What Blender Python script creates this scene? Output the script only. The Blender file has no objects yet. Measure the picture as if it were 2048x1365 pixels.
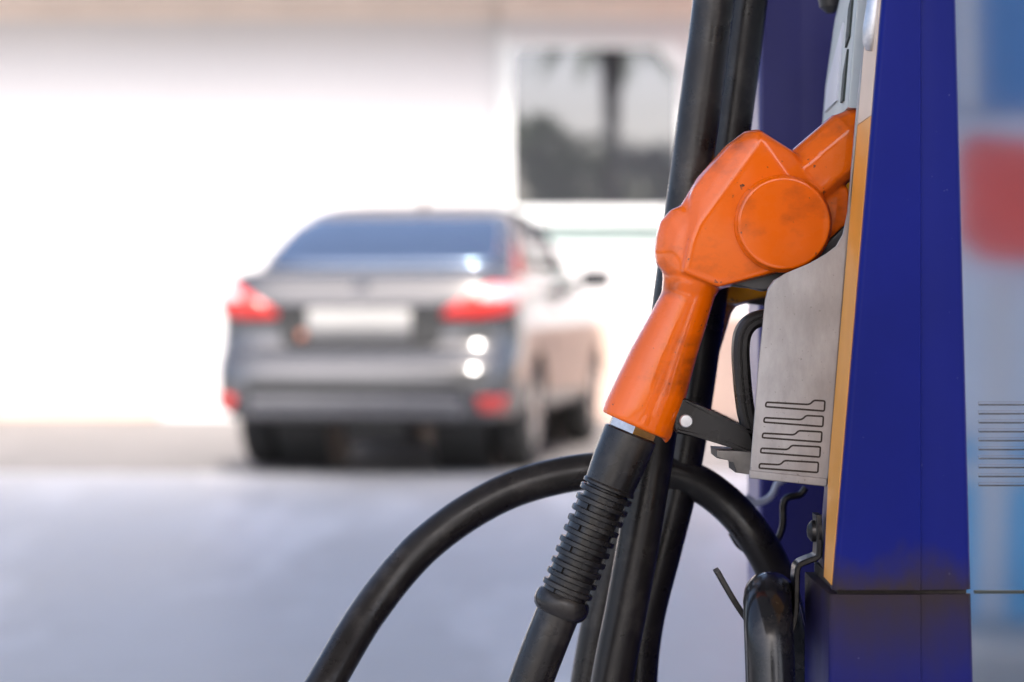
import bpy, bmesh, math, random
from mathutils import Vector, Matrix
random.seed(7)
sc = bpy.context.scene
COL = sc.collection

# ------------------------------------------------------------------ camera
FPX, HX, HY, CAMZ = 4836.0, 1024.0, 600.0, 0.98      # 85 mm lens on 36 mm, photo px (2048 wide)
cd = bpy.data.cameras.new('camera'); cam = bpy.data.objects.new('camera', cd); COL.objects.link(cam)
cam.location = (0, 0, CAMZ); cam.rotation_euler = (math.radians(90), 0, 0)
cd.sensor_width = 36; cd.lens = 85; cd.shift_y = -82.5/2048
cd.clip_start = 0.05; cd.clip_end = 2000
cd.dof.use_dof = True; cd.dof.focus_distance = 1.60; cd.dof.aperture_fstop = 5.4
sc.camera = cam
# ------------------------------------------------------------------ world, sun, exposure
SUN_TO = Vector((0.12, -0.9, 0)).normalized(); SUN_EL = math.radians(50)
w = bpy.data.worlds.new('World'); sc.world = w; w.use_nodes = True
nt = w.node_tree; bg = nt.nodes['Background']
sky = nt.nodes.new('ShaderNodeTexSky'); sky.sky_type = 'NISHITA'; sky.sun_disc = False
sky.sun_elevation = SUN_EL; sky.sun_rotation = math.atan2(SUN_TO.x, SUN_TO.y)
sky.dust_density = 5.0; sky.ozone_density = 1.0; sky.air_density = 0.7
nt.links.new(sky.outputs[0], bg.inputs[0]); bg.inputs[1].default_value = 0.15
sd = bpy.data.lights.new('sun', 'SUN'); sun = bpy.data.objects.new('sun', sd); COL.objects.link(sun)
sd.energy = 2.0; sd.angle = math.radians(0.6); sd.color = (1.0, 0.95, 0.88)
_sv = Vector((SUN_TO.x*math.cos(SUN_EL), SUN_TO.y*math.cos(SUN_EL), math.sin(SUN_EL)))
sun.rotation_euler = _sv.to_track_quat('Z', 'Y').to_euler(); sun.location = _sv*30
vs = sc.view_settings; vs.view_transform = 'Standard'; vs.look = 'None'; vs.gamma = 1; vs.exposure = 1.7
vs.use_curve_mapping = False
sc.cycles.max_bounces = 8; sc.cycles.use_denoising = True

# ------------------------------------------------------------------ helpers
def P(px, py, Y):                       # a point of the place at distance Y that the lens shows at (px, py)
    return Vector(((px-HX)/FPX*Y, Y, CAMZ-(py-HY)/FPX*Y))
def srgb(r, g, b):
    f = lambda c: (c/255/12.92) if c/255 <= .04045 else ((c/255+.055)/1.055)**2.4
    return (f(r), f(g), f(b), 1)

def link(o, parent=None):
    COL.objects.link(o)
    if parent is not None: o.parent = parent
    return o
def tag(o, label=None, cat=None, group=None, kind=None):
    for k, v in (('label', label), ('category', cat), ('group', group), ('kind', kind)):
        if v: o[k] = v
    return o
def empty(name, loc, label, cat, group=None):
    o = bpy.data.objects.new(name, None); o.empty_display_size = .05; link(o); o.location = loc
    return tag(o, label, cat, group)
def finish(me, smooth=35):
    if smooth:
        for p in me.polygons: p.use_smooth = True
        me.set_sharp_from_angle(angle=math.radians(smooth))
def mesh(name, verts, faces, mat, parent=None, smooth=35, uv=None):
    me = bpy.data.meshes.new(name)
    off = parent_world(parent)
    me.from_pydata([tuple(Vector(v)-off) for v in verts], [], faces); me.validate(); me.update()
    if uv is not None:
        l = me.uv_layers.new(name='UV')
        for p in me.polygons:
            for li in p.loop_indices: l.data[li].uv = uv(me.loops[li].vertex_index, p.index)
    bm = bmesh.new(); bm.from_mesh(me); bmesh.ops.recalc_face_normals(bm, faces=bm.faces); bm.to_mesh(me); bm.free()
    finish(me, smooth)
    me.materials.append(mat)
    return link(bpy.data.objects.new(name, me), parent)
def parent_world(p):
    v = Vector((0, 0, 0))
    while p is not None: v += p.location; p = p.parent
    return v
def wn(o):
    md = o.modifiers.new('wn', 'WEIGHTED_NORMAL'); md.keep_sharp = True; md.weight = 100
    return o
def from_bm(name, bm, mat, parent=None, smooth=35, weighted=True):
    off = parent_world(parent)
    bmesh.ops.recalc_face_normals(bm, faces=bm.faces)
    bmesh.ops.translate(bm, vec=-off, verts=bm.verts)
    me = bpy.data.meshes.new(name); bm.to_mesh(me); bm.free(); finish(me, smooth); me.materials.append(mat)
    o = link(bpy.data.objects.new(name, me), parent)
    if weighted: wn(o)
    return o
def bm_box(bm, lo, hi, bev=0, seg=2):
    r = bmesh.ops.create_cube(bm, size=1)
    for v in r['verts']:
        v.co = Vector([(lo[i]+hi[i])/2 + v.co[i]*(hi[i]-lo[i]) for i in range(3)])
    if bev:
        es = list({e for v in r['verts'] for e in v.link_edges})
        bmesh.ops.bevel(bm, geom=es, offset=bev, segments=seg, affect='EDGES', profile=.5)
def box(name, lo, hi, mat, parent=None, bev=0, seg=2):
    bm = bmesh.new(); bm_box(bm, lo, hi, bev, seg); return from_bm(name, bm, mat, parent)
def bm_slab(bm, pts, dvec, bev=0, seg=2):
    """closed prism: outline points (3D) extruded by dvec, rims rounded"""
    a = [bm.verts.new(p) for p in pts]; b = [bm.verts.new(Vector(p)+Vector(dvec)) for p in pts]
    n = len(pts); f1 = bm.faces.new(a); f2 = bm.faces.new(b[::-1])
    fs = [bm.faces.new((a[i], b[i], b[(i+1) % n], a[(i+1) % n])) for i in range(n)]
    if bev:
        es = list(f1.edges)+list(f2.edges)
        bmesh.ops.bevel(bm, geom=es, offset=bev, segments=seg, affect='EDGES', profile=.5)
def slab(name, pts, dvec, mat, parent=None, bev=0, seg=2, smooth=40):
    bm = bmesh.new(); bm_slab(bm, pts, dvec, bev, seg); return from_bm(name, bm, mat, parent, smooth)
def pslab(name, px, Y, th, mat, parent=None, bev=0, seg=2):
    return slab(name, [P(x, y, Y) for x, y in px], (0, th, 0), mat, parent, bev, seg)
def cr(pts, n=12):
    """Catmull-Rom through points"""
    p = [Vector(q) for q in pts]; p = [p[0]*2-p[1]]+p+[p[-1]*2-p[-2]]; out = []
    for i in range(1, len(p)-2):
        for k in range(n):
            t = k/n; a, b, c, d = p[i-1], p[i], p[i+1], p[i+2]
            out.append(.5*((2*b)+(c-a)*t+(2*a-5*b+4*c-d)*t*t+(3*b-a-3*c+d)*t**3))
    out.append(p[-2]); return out
def rounded(pts, r, n=5):
    """round the corners of a closed 2D polygon"""
    out = []; N = len(pts)
    for i in range(N):
        a, b, c = Vector(pts[i-1]), Vector(pts[i]), Vector(pts[(i+1) % N])
        ri = r[i] if isinstance(r, (list, tuple)) else r
        d1 = (a-b); d2 = (c-b); k = min(ri, d1.length*.45, d2.length*.45)
        if k < 1e-6: out.append(b); continue
        s = b+d1.normalized()*k; e = b+d2.normalized()*k
        for j in range(n+1):
            t = j/n; out.append(s*(1-t)**2+b*2*t*(1-t)+e*t*t)
    return out
def sweep(path, profile, up0=Vector((0, 1, 0)), closed_prof=True):
    """profile: list of (u, v) or function(i, s)->list; returns verts, faces, uv list"""
    verts, faces, uvs = [], [], []
    n = len(path); L = 0; prev = None; N = None
    for i, p in enumerate(path):
        t = (path[min(i+1, n-1)]-path[max(i-1, 0)]).normalized()
        if N is None: N = (up0-t*up0.dot(t)).normalized()
        else: N = (N-t*N.dot(t)).normalized()
        B = t.cross(N)
        if prev is not None: L += (p-prev).length
        prev = p
        pr = profile(i, L) if callable(profile) else profile
        for j, (u, v) in enumerate(pr):
            verts.append(p+N*u+B*v); uvs.append((j/len(pr), L))
    m = len(pr)
    for i in range(n-1):
        for j in range(m):
            faces.append((i*m+j, i*m+(j+1) % m, (i+1)*m+(j+1) % m, (i+1)*m+j))
    faces.append(tuple(range(m))[::-1]); faces.append(tuple((n-1)*m+j for j in range(m)))
    return verts, faces, uvs
def circ(r, n=24, ry=None, e=2.0):
    ry = ry or r; o = []
    for k in range(n):
        a = 2*math.pi*k/n; c, s = math.cos(a), math.sin(a)
        o.append((r*math.copysign(abs(c)**(2/e), c), ry*math.copysign(abs(s)**(2/e), s)))
    return o
def tube(name, path, prof, mat, parent=None, up0=Vector((0, 1, 0)), smooth=40):
    v, f, uvs = sweep(path, prof, up0)
    return mesh(name, v, f, mat, parent, smooth, uv=lambda vi, pi: uvs[vi])
def lathe_pts(a, b, rings, n=24):
    """surface of revolution about the axis a->b; rings: (t along in metres, radius)"""
    a = Vector(a); d = (Vector(b)-a).normalized(); q = Vector((0, 1, 0)); u = (q-d*q.dot(d))
    if u.length < 1e-3: u = Vector((1, 0, 0))-d*d.x
    u.normalize(); v = d.cross(u); vs_, fs_ = [], []
    for t, r in rings:
        for k in range(n):
            an = 2*math.pi*k/n; vs_.append(a+d*t+u*r*math.cos(an)+v*r*math.sin(an))
    for i in range(len(rings)-1):
        for k in range(n): fs_.append((i*n+k, i*n+(k+1) % n, (i+1)*n+(k+1) % n, (i+1)*n+k))
    fs_.append(tuple(range(n))[::-1]); fs_.append(tuple((len(rings)-1)*n+k for k in range(n)))
    return vs_, fs_
def lathe(name, a, b, rings, mat, parent=None, n=24, smooth=35):
    v, f = lathe_pts(a, b, rings, n); return mesh(name, v, f, mat, parent, smooth)
def copy_tree(o, parent=None):
    c = o.copy(); COL.objects.link(c); c.parent = parent
    for ch in [k for k in o.children]: copy_tree(ch, c)
    return c

# ------------------------------------------------------------------ materials
def nodes(name):
    m = bpy.data.materials.new(name); m.use_nodes = True; t = m.node_tree
    return m, t, t.nodes['Principled BSDF'], t.links
def S(b, **k):
    for a, v in k.items(): b.inputs[a.replace('_', ' ')].default_value = v
def noise(t, scale, detail=4, rough=.55, coord='Object', vec=None, stretch=None):
    n = t.nodes.new('ShaderNodeTexNoise'); n.inputs['Scale'].default_value = scale
    n.inputs['Detail'].default_value = detail; n.inputs['Roughness'].default_value = rough
    c = t.nodes.new('ShaderNodeTexCoord'); src = c.outputs[coord]
    if stretch:
        mp = t.nodes.new('ShaderNodeMapping'); mp.inputs['Scale'].default_value = stretch
        t.links.new(src, mp.inputs[0]); src = mp.outputs[0]
    t.links.new(src, n.inputs['Vector']); return n
def ramp(t, src, stops):
    r = t.nodes.new('ShaderNodeValToRGB'); e = r.color_ramp.elements
    while len(e) > 1: e.remove(e[-1])
    e[0].position, e[0].color = stops[0][0], stops[0][1]
    for p, c in stops[1:]:
        q = e.new(p); q.color = c
    t.links.new(src, r.inputs[0]); return r
def g(v): return (v, v, v, 1)
def mix(t, fac, a, b):
    m = t.nodes.new('ShaderNodeMix'); m.data_type = 'RGBA'
    for sock, v in ((m.inputs[0], fac), (m.inputs[6], a), (m.inputs[7], b)):
        if isinstance(v, (tuple, list, float, int)): sock.default_value = v
        else: t.links.new(v, sock)
    return m.outputs[2]
def bump(t, b, src, strength=.2, dist=.001):
    n = t.nodes.new('ShaderNodeBump'); n.inputs['Strength'].default_value = strength; n.inputs['Distance'].default_value = dist
    t.links.new(src, n.inputs['Height']); t.links.new(n.outputs[0], b.inputs['Normal'])
def plain(name, col, rough=.5, metal=0, var=.12, scale=6, bmp=0, coat=0, spec=.5, bscale=None):
    m, t, b, L = nodes(name); S(b, Roughness=rough, Metallic=metal, Coat_Weight=coat)
    b.inputs['Specular IOR Level'].default_value = spec
    n = noise(t, scale)
    c2 = tuple(max(0, x*(1-var)) for x in col[:3])+(1,); c1 = tuple(min(1, x*(1+var)) for x in col[:3])+(1,)
    r = ramp(t, n.outputs['Fac'], [(.3, c2), (.7, c1)]); L.new(r.outputs[0], b.inputs['Base Color'])
    if bmp:
        n2 = noise(t, bscale or scale*10); bump(t, b, n2.outputs['Fac'], bmp)
    return m

M = {}
def make_orange(name, col, dark):
    m, t, b, L = nodes(name); S(b, Roughness=.3, Coat_Weight=.8, Coat_Roughness=.04, Coat_IOR=1.52); b.inputs['Specular IOR Level'].default_value = .1
    n1 = noise(t, 24, 6, .62, stretch=(1, 1, 1.5)); n2 = noise(t, 9, 3); n3 = noise(t, 260, 2, .5); n4 = noise(t, 55, 6, .7)
    base = mix(t, ramp(t, n2.outputs['Fac'], [(.35, g(0)), (.7, g(1))]).outputs[0], col, tuple(c*.86 for c in col[:3])+(1,))
    grime = ramp(t, n1.outputs['Fac'], [(.50, g(0)), (.60, g(.25)), (.72, g(.75))]).outputs[0]
    c = mix(t, grime, base, dark)
    chips = t.nodes.new('ShaderNodeMath'); chips.operation = 'MULTIPLY'
    L.new(ramp(t, n3.outputs['Fac'], [(.68, g(0)), (.715, g(1))]).outputs[0], chips.inputs[0])
    L.new(ramp(t, n4.outputs['Fac'], [(.52, g(0)), (.6, g(1))]).outputs[0], chips.inputs[1])
    c = mix(t, chips.outputs[0], c, (.03, .018, .012, 1)); L.new(c, b.inputs['Base Color'])
    rr = ramp(t, n1.outputs['Fac'], [(.4, g(.24)), (.75, g(.5))]); L.new(rr.outputs[0], b.inputs['Roughness'])
    bump(t, b, noise(t, 120, 3).outputs['Fac'], .06, .0006)
    return m
M['orange'] = make_orange('orange_enamel', (.84, .136, .0, 1), (.17, .03, .006, 1))
M['yellow'] = make_orange('yellow_enamel', (.78, .33, .01, 1), (.2, .09, .02, 1))

def make_rubber(name, col, rough, weave=True):
    m, t, b, L = nodes(name); S(b, Roughness=rough); b.inputs['Specular IOR Level'].default_value = .4
    n = noise(t, 14, 5); r = ramp(t, n.outputs['Fac'], [(.3, tuple(c*.75 for c in col[:3])+(1,)), (.72, col)])
    dust = ramp(t, noise(t, 33, 7, .7).outputs['Fac'], [(.52, g(0)), (.74, g(.55))])
    L.new(mix(t, dust.outputs[0], r.outputs[0], (.075, .066, .058, 1)), b.inputs['Base Color'])
    rr = ramp(t, noise(t, 40, 4).outputs['Fac'], [(.35, g(rough-.07)), (.7, g(rough+.12))]); L.new(rr.outputs[0], b.inputs['Roughness'])
    if weave:
        tc = t.nodes.new('ShaderNodeTexCoord'); mp = t.nodes.new('ShaderNodeMapping'); mp.inputs['Scale'].default_value = (14, 230, 1)
        mp.inputs['Rotation'].default_value = (0, 0, .0)
        L.new(tc.outputs['UV'], mp.inputs[0])
        wv = t.nodes.new('ShaderNodeTexNoise'); wv.inputs['Scale'].default_value = 1; wv.inputs['Detail'].default_value = 2
        L.new(mp.outputs[0], wv.inputs['Vector']); bump(t, b, wv.outputs['Fac'], .22, .0008)
    else:
        bump(t, b, noise(t, 220, 3).outputs['Fac'], .08, .0006)
    return m
M['rubber'] = make_rubber('hose_rubber', (.015, .0125, .0115, 1), .31)
M['rubber_gloss'] = make_rubber('hose_sleeve_rubber', (.012, .012, .014, 1), .2, False)
M['boot'] = make_rubber('moulded_black_rubber', (.016, .0145, .014, 1), .27, False)
M['black'] = make_rubber('black_plastic', (.014, .012, .012, 1), .3, False)
M['darkgrey'] = plain('dark_grey_plastic', (.05, .048, .047, 1), .45, var=.25, scale=30)
M['chrome'] = plain('chrome', (.38, .37, .37, 1), .16, 1, .3, 90)
M['pin'] = plain('zinc_pin', (.55, .55, .56, 1), .38, .85, .1, 200)

def make_blue(name, dirt=False):
    m, t, b, L = nodes(name); S(b, Roughness=.3); b.inputs['Specular IOR Level'].default_value = .12
    blue = (.004, .010, .17, 1); n = noise(t, 5, 4)
    c = mix(t, ramp(t, n.outputs['Fac'], [(.35, g(0)), (.7, g(1))]).outputs[0], blue, (.003, .008, .13, 1))
    sp = ramp(t, noise(t, 300, 1, .4).outputs['Fac'], [(.79, g(0)), (.82, g(.4))]).outputs[0]
    c = mix(t, sp, c, (.35, .36, .5, 1))
    if dirt:                                   # rust-brown grime that gathers along the joint at z = 0.80
        tc = t.nodes.new('ShaderNodeNewGeometry'); sx = t.nodes.new('ShaderNodeSeparateXYZ'); L.new(tc.outputs['Position'], sx.inputs[0])
        ad = t.nodes.new('ShaderNodeMath'); ad.operation = 'MULTIPLY_ADD'; n5 = noise(t, 26, 5, .65, stretch=(1, 1, .5))
        L.new(n5.outputs['Fac'], ad.inputs[0]); ad.inputs[1].default_value = .06; L.new(sx.outputs['Z'], ad.inputs[2])
        mr = t.nodes.new('ShaderNodeMapRange'); L.new(ad.outputs[0], mr.inputs[0])
        lo, hi = dirt
        mr.inputs[1].default_value, mr.inputs[2].default_value = lo, hi
        mr.inputs[3].default_value, mr.inputs[4].default_value = 0, .93
        c = mix(t, mr.outputs[0], c, (.035, .024, .020, 1))
        rr = ramp(t, mr.outputs[0], [(0, g(.32)), (1, g(.6))]); L.new(rr.outputs[0], b.inputs['Roughness'])
    L.new(c, b.inputs['Base Color']); bump(t, b, noise(t, 30, 2).outputs['Fac'], .04, .002)
    return m
M['blue'] = make_blue('blue_enamel')
M['blue_sheen'] = plain('blue_enamel_with_sheen', (.022, .022, .15, 1), .35, var=.15, scale=5)  # far cover's ambient sheen put into a lighter blue
M['blue_low'] = make_blue('blue_enamel_grimy_below_joint', (.752, .828))
M['blue_top'] = make_blue('blue_enamel_grimy_above_joint', (.858, .831))
def make_cast():
    m, t, b, L = nodes('cast_zinc'); S(b, Metallic=.35, Roughness=.5)
    n = noise(t, 60, 6, .7, stretch=(1, 1, .35)); n2 = noise(t, 12, 3); n3 = noise(t, 420, 2)
    c = mix(t, ramp(t, n.outputs['Fac'], [(.3, g(0)), (.75, g(1))]).outputs[0], (.31, .305, .31, 1), (.46, .455, .46, 1))
    c = mix(t, ramp(t, n2.outputs['Fac'], [(.45, g(0)), (.75, g(.55))]).outputs[0], c, (.16, .14, .125, 1))
    c = mix(t, ramp(t, n3.outputs['Fac'], [(.68, g(0)), (.75, g(.5))]).outputs[0], c, (.10, .085, .07, 1))
    L.new(c, b.inputs['Base Color']); bump(t, b, n3.outputs['Fac'], .1, .0005)
    return m
M['cast'] = make_cast()
M['cast_dark'] = plain('darker_cast_zinc', (.16, .145, .13, 1), .5, .35, .3, 60)  # darker tone of the cast zinc, for the foot
M['groove'] = plain('dark_groove_lining', (.03, .022, .018, 1), .8, var=.3, scale=200)
M['steel'] = plain('polished_steel', (.84, .86, .90, 1), .055, 1, .05, 4, spec=.5)
M['amber'] = plain('nozzle_reflection_amber', (.80, .34, .04, 1), .4, var=.1, scale=12)  # cream face with the nozzle's orange reflection painted in
M['cream'] = plain('cream_paint', (.72, .55, .40, 1), .45, var=.08, scale=12)
M['greygreen'] = plain('grey_green_plastic', (.47, .52, .50, 1), .45, var=.1, scale=20)
M['slot'] = plain('dark_slot', (.02, .03, .025, 1), .6)
M['iron'] = plain('worn_steel_bracket', (.055, .052, .05, 1), .33, .8, .45, 70, .1)
M['palewhite'] = plain('pale_paint', (.62, .64, .70, 1), .4, var=.08)

def make_ground(name, c1, c2, rough, sc_=.35):
    m, t, b, L = nodes(name); b.inputs['Specular IOR Level'].default_value = .5
    n = noise(t, sc_, 6, .6, stretch=(1.6, .5, 1)); n2 = noise(t, sc_*9, 4); n3 = noise(t, .8, 5, .6, stretch=(1.5, .30, 1))
    c = mix(t, ramp(t, n.outputs['Fac'], [(.35, g(0)), (.66, g(1))]).outputs[0], c1, c2)
    c = mix(t, ramp(t, n3.outputs['Fac'], [(.50, g(0)), (.66, g(.8))]).outputs[0], c, tuple(min(1, x*1.35) for x in c2[:3])+(1,))
    c = mix(t, ramp(t, n2.outputs['Fac'], [(.55, g(0)), (.75, g(.25))]).outputs[0], c, tuple(x*.6 for x in c1[:3])+(1,))
    L.new(c, b.inputs['Base Color'])
    rr = ramp(t, n.outputs['Fac'], [(.3, g(rough-.08)), (.7, g(rough+.1))]); L.new(rr.outputs[0], b.inputs['Roughness'])
    bump(t, b, n2.outputs['Fac'], .1, .01)
    return m
M['asphalt'] = make_ground('dusty_asphalt_sun_toned', (.125, .116, .112, 1), (.165, .153, .148, 1), .7)  # sunlit ground, toned down in colour to sit close to the shaded part
M['concrete'] = make_ground('smooth_concrete_shade_lifted', (.34, .343, .352, 1), (.47, .473, .482, 1), .50)  # ground in canopy shade, lightened in colour to offset that shade
M['kerb'] = plain('kerb_concrete', (.4, .4, .39, 1), .8, bmp=.2)
M['white'] = plain('white_wall_paint', (.63, .63, .645, 1), .6, var=.03, scale=.5)
M['beige'] = plain('beige_render', (.56, .42, .35, 1), .7, var=.06, scale=1.5)
M['soffit'] = plain('beige_soffit', (.80, .72, .66, 1), .7, var=.06, scale=1.5)
M['mint'] = plain('mint_band', (.26, .38, .36, 1), .5, var=.05)
M['frame'] = plain('white_aluminium_frame', (.75, .78, .79, 1), .35, .1, .03)
M['glassmirror'] = plain('tinted_reflective_glass', (.21, .225, .26, 1), .02, .87, .02, .5)
M['red'] = plain('red_sign_paint', (.75, .09, .07, 1), .4, var=.1)

# ------------------------------------------------------------------ ground and forecourt
def sheet(name, x0, x1, y0, y1, z, mat):
    return tag(mesh(name, [(x0, y0, z), (x1, y0, z), (x1, y1, z), (x0, y1, z)], [(0, 1, 2, 3)], mat, smooth=0), kind='structure')
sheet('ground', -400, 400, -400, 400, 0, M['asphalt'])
sheet('forecourt_pavement', -12, 12, -7, 13.6, .004, M['concrete'])  # lighter-coloured area laid out to the canopy's shadow edge
tag(box('island_kerb', (-.05, .7, .0), (1.5, 3.6, .15), M['kerb'], bev=.02), kind='structure')

# ------------------------------------------------------------------ shop building behind the car
YB, YK = 20.0, 19.88
shop = empty('shop_building', (0, YB, 0), 'white shop building with a dark window, across the forecourt behind the car', 'building')
box('wall', (-10, YB, 0), (-.056, YB+6, 4.2), M['white'], shop)
box('kiosk_wall', (-.055, YK, 0), (6, YB+6.01, 4.19), M['white'], shop)
xw = (320-HX)/FPX*YB
box('plinth', (-9.99, YB-.12, .0), (xw, YB+.0-.002, .34), M['beige'], shop, .02)
box('plinth', (.004, YK-.05, .0), (5.99, YK-.002, .86), M['beige'], shop, .01)
box('mint_band', (.004, YK-.03, 1.47), (5.98, YK-.002, 1.55), M['mint'], shop, .005)
box('eave', (-10.2, 19.05, 3.45), (6.3, 26.2, 3.7), M['soffit'], shop, .02)
box('fascia_band', (-10.1, YB-.03, 3.29), (-.11, YB-.002, 3.449), M['soffit'], shop, .004)
box('fascia_band', (-.10, YK-.03, 3.29), (6.1, YK-.002, 3.449), M['soffit'], shop, .004)
zt, zb_ = CAMZ+502/FPX*YK, CAMZ+184/FPX*YK
x0, x1 = (1024-HX)/FPX*YK, (1358-HX)/FPX*YK
win = slab('window', [(x0, YK-.012, zb_), (x1, YK-.012, zb_), (x1, YK-.012, zt-.2), (x1-.19, YK-.012, zt), (x0, YK-.012, zt)], (0, .008, 0), M['glassmirror'], shop)
def frame_strip(a, b, wd):
    a, b = Vector(a), Vector(b); d = (b-a).normalized(); nn = Vector((-d.z, 0, d.x))*wd
    slab('window_frame', [a, b, b+nn, a+nn], (0, .06, 0), M['frame'], win, .006)
YF = YK-.062
frame_strip((x0-.05, YF, zb_), (x1+.05, YF, zb_), -.07)
frame_strip((x0, YF-.002, zb_), (x0, YF-.002, zt), .05)
frame_strip((x0-.05, YF, zt), (x1-.19, YF, zt), .05)
frame_strip((x1-.19, YF-.004, zt), (x1, YF-.004, zt-.2), .12)
frame_strip((x1, YF-.002, zb_), (x1, YF-.002, zt-.2), -.05)
box('window_sill', (x0-.06, YK-.10, zb_-.13), (x1+.08, YK-.004, zb_-.075), M['frame'], shop, .008)
box('corner_trim', (-.11, YK-.02, .0), (-.056, YB-.002, 3.2), M['frame'], shop, .004)

# ------------------------------------------------------------------ canopy over the pumps (out of frame, shades the pumps)
can = empty('forecourt_canopy', (0, 1, 0), 'white flat forecourt canopy overhead, shading the pumps and pavement', 'canopy')
box('roof', (-3.5, -7.5, 6.0), (12, 8.0, 6.7), plain('canopy_deck', (.22, .22, .22, 1), .6), can, .03)
for x, y in ((3.2, -3), (6.5, 4)):
    box('column', (x-.2, y-.2, .004), (x+.2, y+.2, 5.998), M['palewhite'], can, .02)

# ------------------------------------------------------------------ red sign standing right of the car
sg = empty('road_sign', (2.4, 18, 0), 'red sign board on a white post, showing as a pink sliver beside the hoses', 'sign')
box('board', (1.785, 18, 1.5), (3.3, 18.1, 2.95), M['red'], sg, .02)
box('post', (2.35, 18.02, 0), (2.45, 18.08, 1.498), M['palewhite'], sg, .01)

# ------------------------------------------------------------------ trees across the road behind the camera (mirrored in the window)
def leafmat(name, a, b_):
    m, t, b, L = nodes(name); S(b, Roughness=.6)
    r = ramp(t, noise(t, 1.2, 4).outputs['Fac'], [(.35, a), (.65, b_)]); L.new(r.outputs[0], b.inputs['Base Color'])
    tl = t.nodes.new('ShaderNodeBsdfTranslucent'); L.new(r.outputs[0], tl.inputs[0]); ms = t.nodes.new('ShaderNodeMixShader'); ms.inputs[0].default_value = .5
    L.new(b.outputs[0], ms.inputs[1]); L.new(tl.outputs[0], ms.inputs[2]); L.new(ms.outputs[0], t.nodes['Material Output'].inputs[0]); return m
M['leaf'] = leafmat('green_leaves', (.09, .13, .06, 1), (.15, .19, .09, 1))
M['leaf2'] = leafmat('blue_green_leaves', (.10, .12, .105, 1), (.15, .17, .16, 1))
M['bark'] = plain('bark', (.11, .085, .065, 1), .9, var=.3, scale=5, bmp=.4)
def tree(name, loc, h, cr_, label, mat, n=2600):
    loc = Vector(loc); t = empty(name, loc, label, 'tree', 'trees across the road')
    path = cr([loc, loc+Vector((.1, .05, h*.25)), loc+Vector((-.05, 0, h*.5)), loc+Vector((.05, 0, h*.8))], 5)
    tr = tube('trunk', path, lambda i, s: circ(.2*(1-.75*i/(len(path)-1)), 8), M['bark'], t)
    for k in range(6):
        a = k*1.05; s0 = loc+Vector((0, 0, h*(.38+.06*k))); e = s0+Vector((math.cos(a)*cr_*.7, math.sin(a)*cr_*.7, h*.2))
        lp = cr([s0, s0.lerp(e, .5)+Vector((0, 0, .1)), e], 4)
        tube('branch', lp, lambda i, s: circ(.06*(1-.7*i/8), 6), M['bark'], tr)
    v, f = [], []
    clumps = [(loc+Vector((random.gauss(0, .45)*cr_, random.gauss(0, .45)*cr_, h*random.uniform(.38, .93))), random.uniform(.3, .62)*cr_*.7) for _ in range(26)]
    for _ in range(n):
        c, r = random.choice(clumps); d = Vector((random.gauss(0, 1), random.gauss(0, 1), random.gauss(0, .8))).normalized()*r*random.uniform(.5, 1.05)
        p = c+d; s = random.uniform(.08, .17); u = Vector((random.gauss(0, 1), random.gauss(0, 1), random.gauss(0, 1))).normalized()
        q = u.orthogonal().normalized(); i = len(v); v += [p-u*s, p+q*s*.5, p+u*s, p-q*s*.5]; f.append((i, i+1, i+2, i+3))
    mesh('crown', v, f, mat, t, smooth=0)
VD = 2*YK+14           # mirrored distance of things at Y = -14
def mirror_xz(px): return (px-HX)/FPX*VD
tree('broadleaf_tree', (mirror_xz(1090), -14, 0), 5.3, 1.5, 'dark leafy tree mirrored in the left half of the shop window', M['leaf'])
tree('broadleaf_tree', (mirror_xz(1325), -14.5, 0), 4.6, 1.3, 'low blue-green tree mirrored at the right edge of the shop window', M['leaf2'], 1800)
tree('broadleaf_tree', (mirror_xz(1195), -15, 0), 4.4, 1.5, 'low leafy tree mirrored at the foot of the palm in the shop window', M['leaf'], 1800)
pb = Vector((mirror_xz(1226), -14.2, 0))
palm = empty('palm_tree', pb, 'tall palm trunk mirrored in the middle of the shop window', 'tree', 'trees across the road')
tube('trunk', cr([pb, pb+Vector((.03, 0, 2.5)), pb+Vector((-.02, 0, 5)), pb+Vector((.0, 0, 6.7))], 8),
     lambda i, s: circ(.19+.012*math.sin(i*2)+(.16*max(0, (s-5.3)/1.4)), 10), M['bark'], palm)
for k in range(12):
    a = k*2*math.pi/12+.2; top = pb+Vector((0, 0, 6.6)); d = Vector((math.cos(a), math.sin(a), 0))
    ctrl = [top, top+d*.7+Vector((0, 0, .5)), top+d*1.5+Vector((0, 0, .35)), top+d*2.1+Vector((0, 0, -.5))]
    pp = cr(ctrl, 6); v, f = [], []
    for i, p in enumerate(pp[:-1]):
        sd_ = d.cross(Vector((0, 0, 1))); ln = .5*math.sin(math.pi*(i+1.5)/(len(pp)+1))
        for sgn in (-1, 1):
            j = len(v); v += [p, pp[i+1], pp[i+1]+sd_*sgn*ln+Vector((0, 0, -.22))+d*.1]; f.append((j, j+1, j+2))
    mesh('frond', v, f, M['leaf'], palm, smooth=0)

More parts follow.
